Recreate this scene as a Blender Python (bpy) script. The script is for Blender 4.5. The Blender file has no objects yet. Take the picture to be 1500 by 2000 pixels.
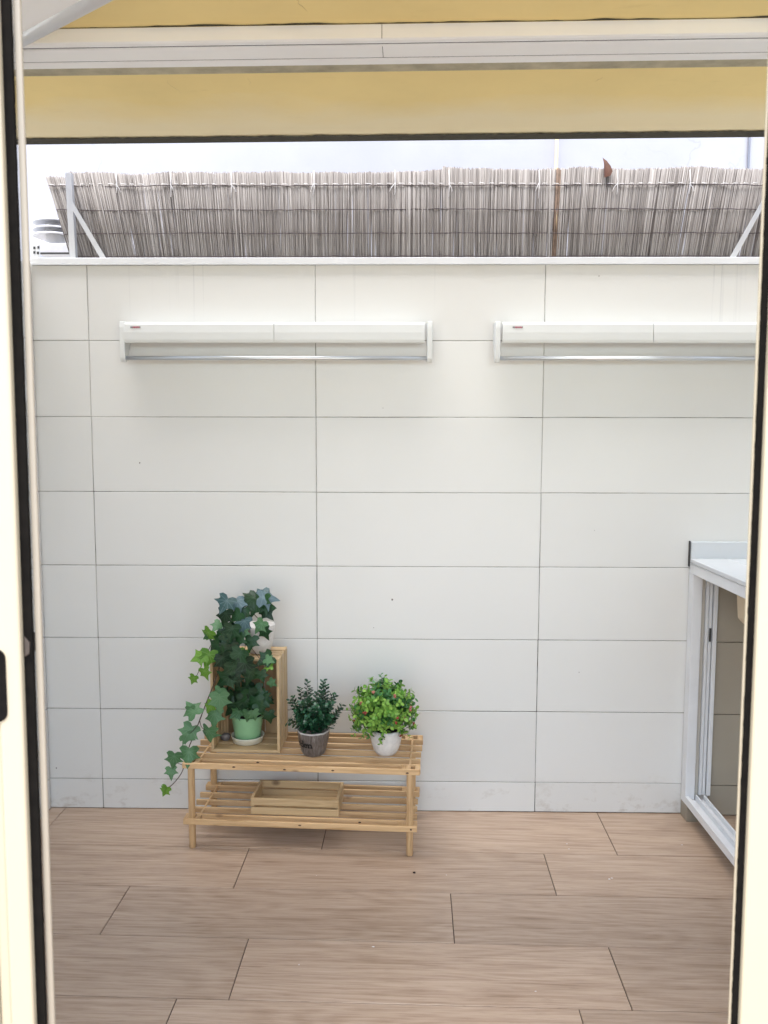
import bpy, bmesh, math, random
from mathutils import Vector, Matrix, Euler, noise
R = math.radians
random.seed(7)
scene = bpy.context.scene
COL = scene.collection

# ------------------------------------------------------------------ camera, sky, sun, exposure
FPX = 1600.0                                   # focal length in photo pixels (photo 1500 x 2000)
CAMP = Vector((0.3233, -3.2788, 1.5589))
YAW, PITCH, ROLL = -0.0157, -0.0940, 0.0022
fw = Vector((math.sin(YAW)*math.cos(PITCH), math.cos(YAW)*math.cos(PITCH), math.sin(PITCH)))
_r = Vector((math.cos(YAW), -math.sin(YAW), 0)); _u = _r.cross(fw)
rt = _r*math.cos(ROLL) + _u*math.sin(ROLL); up = _u*math.cos(ROLL) - _r*math.sin(ROLL)
cd = bpy.data.cameras.new('camera'); cam = bpy.data.objects.new('camera', cd); COL.objects.link(cam)
m = Matrix((rt, up, -fw)).transposed().to_4x4(); m.translation = CAMP
cam.matrix_world = m
cd.sensor_width = 36; cd.lens = FPX/2000*36; cd.clip_start = 0.02; cd.clip_end = 500
cd.dof.use_dof = True; cd.dof.focus_distance = 3.15; cd.dof.aperture_fstop = 9.0
scene.camera = cam

SUN_EL, SUN_AZ = 70.0, 204.0                   # azimuth clockwise from +Y: high, from behind the house, a little from the left
w = bpy.data.worlds.new('World'); scene.world = w; w.use_nodes = True
nt = w.node_tree; bg = nt.nodes['Background']
sky = nt.nodes.new('ShaderNodeTexSky'); sky.sky_type = 'NISHITA'; sky.sun_disc = False
sky.sun_elevation = R(SUN_EL); sky.sun_rotation = R(SUN_AZ); sky.dust_density = 1.0; sky.air_density = 1.0
hsv = nt.nodes.new('ShaderNodeHueSaturation'); hsv.inputs['Saturation'].default_value = 0.66
nt.links.new(sky.outputs['Color'], hsv.inputs['Color']); nt.links.new(hsv.outputs['Color'], bg.inputs['Color'])
bg.inputs['Strength'].default_value = 0.15
sd = bpy.data.lights.new('sun', 'SUN'); sd.energy = 1.4; sd.angle = R(46); sd.color = (1.0, 0.965, 0.92)
sun = bpy.data.objects.new('sun', sd); COL.objects.link(sun)
S = Vector((math.sin(R(SUN_AZ))*math.cos(R(SUN_EL)), math.cos(R(SUN_AZ))*math.cos(R(SUN_EL)), math.sin(R(SUN_EL))))
sun.rotation_euler = S.to_track_quat('Z', 'Y').to_euler(); sun.location = S*20
scene.view_settings.view_transform = 'Standard'; scene.view_settings.look = 'None'
scene.view_settings.exposure = 2.36; scene.view_settings.gamma = 1.0

# ------------------------------------------------------------------ measuring helpers: a photo pixel to a point on a real plane
def ray(a, b): return fw + rt*((a-750)/FPX) - up*((b-1000)/FPX)
def atY(a, b, y): d = ray(a, b); return CAMP + d*((y-CAMP.y)/d.y)
def atZ(a, b, z): d = ray(a, b); return CAMP + d*((z-CAMP.z)/d.z)

# ------------------------------------------------------------------ materials
def mat(name):
    mm = bpy.data.materials.new(name); mm.use_nodes = True
    return mm, mm.node_tree, mm.node_tree.nodes['Principled BSDF']
def N(t, kind, **kw):
    n = t.nodes.new(kind)
    for k, v in kw.items():
        if k.startswith('_'): setattr(n, k[1:], v)
        else: n.inputs[k.replace('__', ' ')].default_value = v
    return n
def ramp(t, stops, src=None):
    n = t.nodes.new('ShaderNodeValToRGB'); e = n.color_ramp.elements
    while len(e) < len(stops): e.new(0.5)
    for el, (p, c) in zip(e, stops):
        el.position = p; el.color = (c[0], c[1], c[2], 1) if isinstance(c, (tuple, list)) else (c, c, c, 1)
    if src is not None: t.links.new(src, n.inputs['Fac'])
    return n.outputs['Color']
def math_(t, op, a, b=None):
    n = t.nodes.new('ShaderNodeMath'); n.operation = op
    for i, v in enumerate((a, b)):
        if v is None: continue
        if isinstance(v, (int, float)): n.inputs[i].default_value = v
        else: t.links.new(v, n.inputs[i])
    return n.outputs[0]
def mixc(t, fac, a, b, blend='MIX'):
    n = t.nodes.new('ShaderNodeMix'); n.data_type = 'RGBA'; n.blend_type = blend
    for sock, v in ((n.inputs[0], fac), (n.inputs[6], a), (n.inputs[7], b)):
        if isinstance(v, (int, float)): sock.default_value = v
        elif isinstance(v, (tuple, list)): sock.default_value = (v[0], v[1], v[2], 1)
        else: t.links.new(v, sock)
    return n.outputs[2]
def coords(t, scale=(1, 1, 1), offset=None, which='Object'):
    tc = t.nodes.new('ShaderNodeTexCoord'); mp = t.nodes.new('ShaderNodeMapping')
    mp.inputs['Scale'].default_value = scale
    t.links.new(tc.outputs[which], mp.inputs['Vector'])
    return mp.outputs['Vector']
def noise_(t, vec, scale, detail=4, rough=0.55, dist=0.0):
    n = N(t, 'ShaderNodeTexNoise', Scale=scale, Detail=detail, Roughness=rough, Distortion=dist)
    t.links.new(vec, n.inputs['Vector']); return n.outputs['Fac']
def bump(t, bs, h, strength=0.3, dist=0.002):
    b = N(t, 'ShaderNodeBump', Strength=strength, Distance=dist)
    t.links.new(h, b.inputs['Height']); t.links.new(b.outputs['Normal'], bs.inputs['Normal'])

def plain(name, c, rough=0.5, metal=0.0, var=0.10, scale=9, bumpy=0.0, spec=0.5):
    mm, t, b = mat(name); v = coords(t)
    n = noise_(t, v, scale, 5, 0.6)
    t.links.new(ramp(t, [(0.3, tuple(x*(1-var) for x in c)), (0.7, tuple(min(1, x*(1+var)) for x in c))], n), b.inputs['Base Color'])
    b.inputs['Roughness'].default_value = rough; b.inputs['Metallic'].default_value = metal
    b.inputs['Specular IOR Level'].default_value = spec
    if bumpy: bump(t, b, noise_(t, v, scale*12, 4), bumpy, 0.001)
    return mm

def m_wood(name, axis, light, dark, rough=0.5, knots=True, grain=1.0):
    """grain runs along axis (0,1,2) of the object's own space; tone differs from stick to stick"""
    mm, t, b = mat(name)
    g = t.nodes.new('ShaderNodeNewGeometry')
    sc = [26*grain]*3; sc[axis] = 1.6*grain
    v = coords(t, sc)
    add = t.nodes.new('ShaderNodeVectorMath'); add.operation = 'ADD'
    cmb = t.nodes.new('ShaderNodeCombineXYZ'); rr = math_(t, 'MULTIPLY', g.outputs['Random Per Island'], 37.0)
    for i in range(3): t.links.new(rr, cmb.inputs[i])
    t.links.new(v, add.inputs[0]); t.links.new(cmb.outputs[0], add.inputs[1]); v = add.outputs[0]
    n = noise_(t, v, 2.2, 6, 0.6, 0.8)
    base = ramp(t, [(0.30, dark), (0.52, light), (0.75, tuple(min(1, x*1.12) for x in light))], n)
    tone = ramp(t, [(0, 0.80), (1, 1.12)], g.outputs['Random Per Island'])
    base = mixc(t, 1.0, base, tone, 'MULTIPLY')
    if knots:
        ks = [9]*3; ks[axis] = 6
        vo = N(t, 'ShaderNodeTexVoronoi', Scale=1.0); t.links.new(coords(t, ks), vo.inputs['Vector'])
        k = ramp(t, [(0.05, 1.0), (0.13, 0.0)], vo.outputs['Distance'])
        base = mixc(t, math_(t, 'MULTIPLY', k, 0.75), base, (0.10, 0.045, 0.02))
    t.links.new(base, b.inputs['Base Color']); b.inputs['Roughness'].default_value = rough
    bump(t, b, n, 0.25, 0.0008)
    return mm

def m_leaf(name, c1, c2, vein, rough=0.35, trans=0.25, uvveins=True, spec=0.35):
    mm, t, b = mat(name)
    g = t.nodes.new('ShaderNodeNewGeometry')
    n = noise_(t, coords(t), 45, 3)
    f = math_(t, 'ADD', math_(t, 'MULTIPLY', g.outputs['Random Per Island'], 0.75), math_(t, 'MULTIPLY', n, 0.35))
    c = ramp(t, [(0.1, c1), (0.95, c2)], f)
    if uvveins:
        uv = t.nodes.new('ShaderNodeUVMap'); sx = t.nodes.new('ShaderNodeSeparateXYZ'); t.links.new(uv.outputs[0], sx.inputs[0])
        ax = math_(t, 'ABSOLUTE', math_(t, 'SUBTRACT', sx.outputs[0], 0.5))
        mid = math_(t, 'LESS_THAN', ax, 0.014)
        yy = math_(t, 'SUBTRACT', sx.outputs[1], 0.22)
        for s in (0.62, -0.18, 1.7):
            d = math_(t, 'ABSOLUTE', math_(t, 'SUBTRACT', yy, math_(t, 'MULTIPLY', ax, s)))
            mid = math_(t, 'MAXIMUM', mid, math_(t, 'LESS_THAN', d, 0.012*(1+abs(s))))
        c = mixc(t, math_(t, 'MULTIPLY', mid, 0.28), c, vein)
    t.links.new(c, b.inputs['Base Color']); b.inputs['Roughness'].default_value = rough; b.inputs['Specular IOR Level'].default_value = spec
    tr = t.nodes.new('ShaderNodeBsdfTranslucent'); t.links.new(c, tr.inputs['Color'])
    mx = t.nodes.new('ShaderNodeMixShader'); mx.inputs[0].default_value = trans
    out = t.nodes['Material Output']
    t.links.new(b.outputs[0], mx.inputs[1]); t.links.new(tr.outputs[0], mx.inputs[2]); t.links.new(mx.outputs[0], out.inputs['Surface'])
    return mm

def m_floor():
    mm, t, b = mat('wood_look_floor_tile')
    g = t.nodes.new('ShaderNodeNewGeometry'); rnd = g.outputs['Random Per Island']
    def vec(sc):
        v = coords(t, sc); add = t.nodes.new('ShaderNodeVectorMath'); add.operation = 'ADD'
        cmb = t.nodes.new('ShaderNodeCombineXYZ')
        t.links.new(math_(t, 'MULTIPLY', rnd, 53.0), cmb.inputs[0]); t.links.new(math_(t, 'MULTIPLY', rnd, 91.0), cmb.inputs[1])
        t.links.new(v, add.inputs[0]); t.links.new(cmb.outputs[0], add.inputs[1]); return add.outputs[0]
    hills = noise_(t, vec((0.75, 5.2, 1)), 1.0, 2, 0.45, 0.35)
    rings = math_(t, 'SINE', math_(t, 'MULTIPLY', hills, 95.0))
    rings = math_(t, 'MULTIPLY', math_(t, 'ADD', rings, 1.0), 0.5)
    fine = noise_(t, vec((5, 120, 1)), 1.0, 5, 0.65, 0.6)
    broad = noise_(t, vec((1.1, 9, 1)), 1.0, 4, 0.6, 0.7)
    pores = ramp(t, [(0.30, 0.0), (0.42, 1.0)], noise_(t, vec((14, 330, 1)), 1.0, 3, 0.6))
    fib = noise_(t, vec((2.2, 46, 1)), 1.0, 5, 0.65, 0.5)
    s = math_(t, 'ADD', math_(t, 'ADD', math_(t, 'MULTIPLY', rings, 0.055), math_(t, 'MULTIPLY', fine, 0.52)), math_(t, 'ADD', math_(t, 'MULTIPLY', broad, 0.16), math_(t, 'MULTIPLY', fib, 0.34)))
    c = ramp(t, [(0.34, (0.20, 0.127, 0.080)), (0.46, (0.36, 0.251, 0.175)), (0.58, (0.46, 0.338, 0.248)), (0.75, (0.54, 0.415, 0.32))], s)
    c = mixc(t, math_(t, 'SUBTRACT', 0.35, math_(t, 'MULTIPLY', pores, 0.35)), c, (0.13, 0.075, 0.045))
    c = mixc(t, 1.0, c, ramp(t, [(0, 0.90), (1, 1.10)], rnd), 'MULTIPLY')
    t.links.new(c, b.inputs['Base Color'])
    t.links.new(ramp(t, [(0.2, 0.26), (0.8, 0.40)], broad), b.inputs['Roughness'])
    bump(t, b, fine, 0.12, 0.0006)
    return mm

def m_tile():
    mm, t, b = mat('off_white_wall_tile')
    g = t.nodes.new('ShaderNodeNewGeometry')
    v = coords(t)
    n = noise_(t, v, 1.1, 4, 0.55)
    c = ramp(t, [(0.3, (0.72, 0.713, 0.68)), (0.7, (0.76, 0.75, 0.72))], n)
    c = mixc(t, 1.0, c, ramp(t, [(0, 0.945), (1, 1.0)], g.outputs['Random Per Island']), 'MULTIPLY')
    # drip streaks running down from the cap rail, grubby patches low down
    sx = t.nodes.new('ShaderNodeSeparateXYZ'); t.links.new(v, sx.inputs[0])
    st = ramp(t, [(0.60, 0.0), (0.72, 1.0)], noise_(t, coords(t, (55, 1, 0.7)), 1.0, 3, 0.5))
    patch = ramp(t, [(0.52, 0.0), (0.62, 1.0)], noise_(t, coords(t, (1.6, 1, 0.4)), 1.4, 2))
    hi = math_(t, 'MINIMUM', math_(t, 'MAXIMUM', math_(t, 'MULTIPLY', math_(t, 'SUBTRACT', sx.outputs[2], 1.85), 2.9), 0.0), 1.0)
    f = math_(t, 'MULTIPLY', math_(t, 'MULTIPLY', st, patch), math_(t, 'MULTIPLY', hi, 0.55))
    c = mixc(t, f, c, (0.36, 0.36, 0.38))
    lowv = math_(t, 'MAXIMUM', math_(t, 'SUBTRACT', 1.0, math_(t, 'MULTIPLY', sx.outputs[2], 5.0)), 0.0)
    sp = ramp(t, [(0.55, 0.0), (0.70, 1.0)], noise_(t, coords(t, (9, 1, 14)), 1.0, 5, 0.7))
    c = mixc(t, math_(t, 'MULTIPLY', math_(t, 'MULTIPLY', sp, lowv), 0.6), c, (0.42, 0.36, 0.29))
    t.links.new(c, b.inputs['Base Color'])
    b.inputs['Roughness'].default_value = 0.30
    bump(t, b, noise_(t, v, 6, 2), 0.05, 0.002)
    return mm

def m_grout():
    mm, t, b = mat('tile_grout'); v = coords(t)
    n = noise_(t, coords(t, (5, 1, 3.5)), 1.0, 5, 0.7)
    sx = t.nodes.new('ShaderNodeSeparateXYZ'); t.links.new(v, sx.inputs[0])
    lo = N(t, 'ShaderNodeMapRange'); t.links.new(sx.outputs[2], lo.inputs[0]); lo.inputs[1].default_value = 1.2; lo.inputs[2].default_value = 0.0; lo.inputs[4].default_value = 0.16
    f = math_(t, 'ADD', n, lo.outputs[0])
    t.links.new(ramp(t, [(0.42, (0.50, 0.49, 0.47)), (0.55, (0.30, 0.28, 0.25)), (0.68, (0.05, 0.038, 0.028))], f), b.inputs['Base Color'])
    b.inputs['Roughness'].default_value = 0.9
    return mm

def m_plaster(name, c, dirt=(0.35, 0.30, 0.2), scratch=0.5, cracks=0.0, sc=1.0):
    mm, t, b = mat(name); v = coords(t)
    n = noise_(t, v, 2.0*sc, 5, 0.6)
    col = ramp(t, [(0.3, tuple(x*0.93 for x in c)), (0.7, tuple(min(1, x*1.05) for x in c))], n)
    d = ramp(t, [(0.60, 0.0), (0.80, 1.0)], noise_(t, coords(t, (2, 7, 2)), 2.2*sc, 6, 0.7))
    col = mixc(t, math_(t, 'MULTIPLY', d, scratch), col, dirt)
    if cracks:
        wv = t.nodes.new('ShaderNodeVectorMath'); wv.operation = 'ADD'
        nn = N(t, 'ShaderNodeTexNoise', Scale=2.5, Detail=5.0); t.links.new(v, nn.inputs['Vector'])
        t.links.new(v, wv.inputs[0]); t.links.new(nn.outputs['Color'], wv.inputs[1])
        vo = N(t, 'ShaderNodeTexVoronoi', Scale=0.9, _feature='DISTANCE_TO_EDGE'); t.links.new(wv.outputs[0], vo.inputs['Vector'])
        k = ramp(t, [(0.0, 1.0), (0.010, 0.0)], vo.outputs['Distance'])
        k = math_(t, 'MULTIPLY', k, ramp(t, [(0.5, 0.0), (0.62, 1.0)], noise_(t, v, 1.3, 2)))
        col = mixc(t, math_(t, 'MULTIPLY', k, cracks), col, tuple(x*0.55 for x in c))
    t.links.new(col, b.inputs['Base Color']); b.inputs['Roughness'].default_value = 0.85
    bump(t, b, noise_(t, v, 60*sc, 5, 0.7), 0.35, 0.0015)
    return mm

def m_reed():
    mm, t, b = mat('dry_reed')
    g = t.nodes.new('ShaderNodeNewGeometry')
    n = noise_(t, coords(t, (200, 200, 9)), 1.0, 4, 0.7)
    f = math_(t, 'ADD', math_(t, 'MULTIPLY', g.outputs['Random Per Island'], 0.8), math_(t, 'MULTIPLY', n, 0.3))
    c = ramp(t, [(0.08, (0.095, 0.075, 0.070)), (0.26, (0.225, 0.203, 0.188)), (0.60, (0.325, 0.298, 0.278)), (0.92, (0.43, 0.400, 0.375)), (1.05, (0.62, 0.59, 0.57))], f)
    t.links.new(c, b.inputs['Base Color']); b.inputs['Roughness'].default_value = 0.7
    return mm

def m_potwood():
    mm, t, b = mat('grey_bark_look_ceramic')
    v = coords(t, (95, 95, 9))
    n = noise_(t, v, 1.0, 6, 0.65, 0.8)
    t.links.new(ramp(t, [(0.30, (0.040, 0.030, 0.024)), (0.48, (0.125, 0.102, 0.088)), (0.64, (0.20, 0.178, 0.162)), (0.82, (0.36, 0.34, 0.32))], n), b.inputs['Base Color'])
    b.inputs['Roughness'].default_value = 0.38; bump(t, b, n, 0.5, 0.0015)
    return mm

def m_glass():
    mm, t, b = mat('clear_window_glass'); t.nodes.remove(b)
    tr = t.nodes.new('ShaderNodeBsdfTransparent'); gl = N(t, 'ShaderNodeBsdfGlossy', Roughness=0.02); fr = N(t, 'ShaderNodeFresnel', IOR=1.45)
    tr.inputs[0].default_value = (0.95, 0.97, 0.96, 1)
    mx = t.nodes.new('ShaderNodeMixShader'); t.links.new(fr.outputs[0], mx.inputs[0]); t.links.new(tr.outputs[0], mx.inputs[1]); t.links.new(gl.outputs[0], mx.inputs[2])
    t.links.new(mx.outputs[0], t.nodes['Material Output'].inputs['Surface']); return mm
M = {}
M['glass'] = m_glass()
M['tile'] = m_tile(); M['grout'] = m_grout(); M['floor'] = m_floor()
M['floor_joint'] = plain('floor_joint', (0.10, 0.070, 0.052), 0.9)
M['stain'] = plain('brown_stain', (0.16, 0.13, 0.11), 0.8)
M['ground'] = plain('pale_paving', (0.60, 0.56, 0.49), 0.9, var=0.2, scale=2)
M['alu'] = plain('white_lacquered_aluminium', (0.74, 0.75, 0.76), 0.38, 0.0, 0.05, 5)
M['bright_white'] = plain('bright_white_lacquer', (0.90, 0.91, 0.91), 0.35, 0, 0.02, 5)
M['alu_grey'] = plain('grey_lacquered_aluminium', (0.60, 0.61, 0.63), 0.35, 0.35, 0.06, 6)
M['frame'] = plain('cream_door_lacquer', (0.40, 0.345, 0.245), 0.38, 0, 0.02, 3)
M['frame_dull'] = plain('cream_frame_lacquer', (0.30, 0.26, 0.20), 0.45, 0, 0.03, 3)
M['brush'] = plain('black_brush_seal', (0.006, 0.005, 0.004), 0.95, 0, 0.3, 60, spec=0.1)
M['steel'] = plain('worn_steel', (0.050, 0.038, 0.030), 0.5, 0.2, 0.15, 30)
M['bar'] = plain('brushed_aluminium_bar', (0.66, 0.68, 0.70), 0.28, 0.9, 0.04, 12)
M['plastic'] = plain('white_plastic', (0.70, 0.71, 0.695), 0.42, 0, 0.02, 4)
M['seam'] = plain('dark_seam', (0.20, 0.20, 0.20), 0.8)
M['logo_red'] = plain('dull_red_print', (0.42, 0.10, 0.14), 0.6)
M['logo_grey'] = plain('grey_print', (0.22, 0.20, 0.21), 0.6)
def m_soffit():
    mm = m_plaster('yellow_soffit_plaster', (0.93, 0.75, 0.34), (0.50, 0.36, 0.14), 0.22)
    t = mm.node_tree; b = t.nodes['Principled BSDF']; src = b.inputs['Base Color'].links[0].from_socket
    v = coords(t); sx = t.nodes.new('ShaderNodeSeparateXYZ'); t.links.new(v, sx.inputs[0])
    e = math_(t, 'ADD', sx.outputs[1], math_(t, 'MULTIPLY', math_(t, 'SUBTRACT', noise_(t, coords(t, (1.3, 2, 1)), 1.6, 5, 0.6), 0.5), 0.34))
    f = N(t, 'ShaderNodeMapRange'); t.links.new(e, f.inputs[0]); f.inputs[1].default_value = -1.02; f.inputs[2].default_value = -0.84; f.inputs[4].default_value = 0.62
    t.links.new(mixc(t, f.outputs[0], src, (0.93, 0.86, 0.66)), b.inputs['Base Color']); return mm  # outer band paled in the colour to stand for light along the edge
M['yellow'] = m_soffit()
M['yellow_plain'] = m_plaster('yellow_plaster', (0.93, 0.76, 0.36), (0.50, 0.36, 0.14), 0.25)
M['mould'] = m_plaster('black_mould_edge', (0.060, 0.055, 0.038), (0.02, 0.02, 0.015), 0.8, sc=6)
M['dull_strip'] = plain('dull_beige', (0.46, 0.42, 0.30), 0.8, 0, 0.25, 14)
M['faint_mark'] = plain('faint_brown_mark', (0.62, 0.48, 0.24), 0.8, 0, 0.2, 14)
M['dark'] = plain('dark_groove_shade', (0.045, 0.045, 0.045), 0.8)
M['white_plaster'] = m_plaster('white_blocker_plaster', (0.40, 0.397, 0.425), (0.33, 0.33, 0.355), 0.35, cracks=0.5)
M['house_plaster'] = m_plaster('cream_house_plaster', (0.74, 0.66, 0.50), (0.4, 0.33, 0.2), 0.2)
M['bounce_cream'] = m_plaster('warm_cream_bounce_paint', (0.80, 0.68, 0.50), (0.6, 0.5, 0.35), 0.1)
M['pipe_yellow'] = plain('yellow_painted_pipe', (0.80, 0.58, 0.27), 0.5, 0, 0.08, 12)
M['cable'] = plain('dark_grey_cable', (0.10, 0.11, 0.14), 0.6)
M['reed'] = m_reed()
M['reed_brown'] = plain('brown_reed', (0.21, 0.145, 0.105), 0.8, 0, 0.3, 40)
M['wire'] = plain('rusty_wire', (0.075, 0.055, 0.060), 0.7)
M['cord'] = plain('white_cord', (0.78, 0.76, 0.75), 0.8)
pl, pd = (0.60, 0.395, 0.205), (0.41, 0.235, 0.10)
M['pine_x'] = m_wood('pine_along', 0, pl, pd); M['pine_y'] = m_wood('pine_across', 1, pl, pd, knots=False); M['pine_z'] = m_wood('pine_upright', 2, pl, pd)
cl, ck = (0.57, 0.405, 0.22), (0.42, 0.27, 0.13)
M['crate_x'] = m_wood('crate_wood_along', 0, cl, ck); M['crate_y'] = m_wood('crate_wood_across', 1, cl, ck, knots=False); M['crate_z'] = m_wood('crate_wood_upright', 2, cl, ck)
M['crate_panel'] = m_wood('crate_back_board', 2, (0.40, 0.27, 0.14), (0.28, 0.17, 0.08), grain=0.7)
M['knot'] = plain('dark_knot', (0.09, 0.045, 0.022), 0.7, 0, 0.4, 60)
M['ivy_dark'] = m_leaf('dark_ivy_leaf', (0.003, 0.016, 0.004), (0.016, 0.068, 0.018), (0.06, 0.13, 0.07), 0.40, 0.08)
M['ivy_mid'] = m_leaf('ivy_leaf', (0.042, 0.125, 0.040), (0.110, 0.235, 0.105), (0.20, 0.34, 0.20), 0.42, 0.2)
M['ivy_lime'] = m_leaf('lime_ivy_leaf', (0.085, 0.22, 0.020), (0.16, 0.33, 0.04), (0.32, 0.50, 0.16), 0.42, 0.28)
M['ivy_sheen'] = m_leaf('bluish_sheen_ivy_leaf', (0.025, 0.070, 0.065), (0.105, 0.165, 0.185), (0.22, 0.30, 0.33), 0.42, 0.08)  # sky sheen on the upper leaves, put into a bluish base colour
M['stem'] = plain('brown_vine_stem', (0.075, 0.050, 0.034), 0.7)
M['shrub'] = m_leaf('teal_small_leaf', (0.005, 0.026, 0.011), (0.034, 0.120, 0.055), (0.1, 0.2, 0.1), 0.33, 0.12, False)
M['ball'] = m_leaf('bright_small_leaf', (0.090, 0.26, 0.035), (0.36, 0.60, 0.115), (0.1, 0.2, 0.1), 0.36, 0.25, False)
M['ball_dark'] = m_leaf('deep_small_leaf', (0.03, 0.12, 0.03), (0.07, 0.22, 0.06), (0.1, 0.2, 0.1), 0.36, 0.2, False)
M['berry'] = plain('red_flower_bud', (0.30, 0.045, 0.030), 0.5, 0, 0.35, 90)
M['berry_pale'] = plain('pale_pink_flower_bud', (0.36, 0.12, 0.085), 0.5, 0, 0.3, 90)
M['pot_green'] = plain('mint_glazed_pot', (0.25, 0.47, 0.25), 0.35, 0, 0.06, 18)
M['saucer'] = plain('cream_saucer', (0.70, 0.67, 0.54), 0.45, 0, 0.04, 18)
M['pot_white'] = plain('white_speckled_pot', (0.70, 0.67, 0.63), 0.6, 0, 0.10, 60, 0.15)
M['pot_grey'] = m_potwood()
M['pot_rim'] = plain('pale_pot_rim', (0.52, 0.50, 0.47), 0.5, 0, 0.2, 60)
M['ink'] = plain('black_lettering', (0.008, 0.007, 0.006), 0.6)
M['soil'] = plain('dark_soil', (0.02, 0.016, 0.012), 0.95, 0, 0.4, 90, 0.5)
M['pebble'] = plain('grey_pebble', (0.15, 0.135, 0.135), 0.6, 0, 0.3, 40)
M['dry_leaf'] = plain('dry_brown_leaf', (0.13, 0.055, 0.032), 0.7, 0, 0.3, 40)
M['worktop'] = plain('white_worktop', (0.60, 0.62, 0.63), 0.22, 0, 0.02, 5)
M['cab_in'] = plain('beige_recess', (0.56, 0.52, 0.45), 0.5, 0, 0.03, 5)
M['cab_shade'] = plain('shaded_cabinet_tile', (0.38, 0.335, 0.265), 0.5, 0, 0.05, 3)  # wall tiles inside the cabinet; the worktop's shade is put into this taupe
M['basin'] = plain('beige_resin_basin', (0.62, 0.50, 0.34), 0.5, 0, 0.06, 6)
M['vent'] = plain('grey_vent_metal', (0.62, 0.62, 0.64), 0.5, 0.0, 0.08, 12)
M['speck'] = plain('dark_crumb', (0.03, 0.02, 0.02), 0.9)
M['fleck'] = plain('white_paint_fleck', (0.80, 0.79, 0.80), 0.8)

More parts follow.
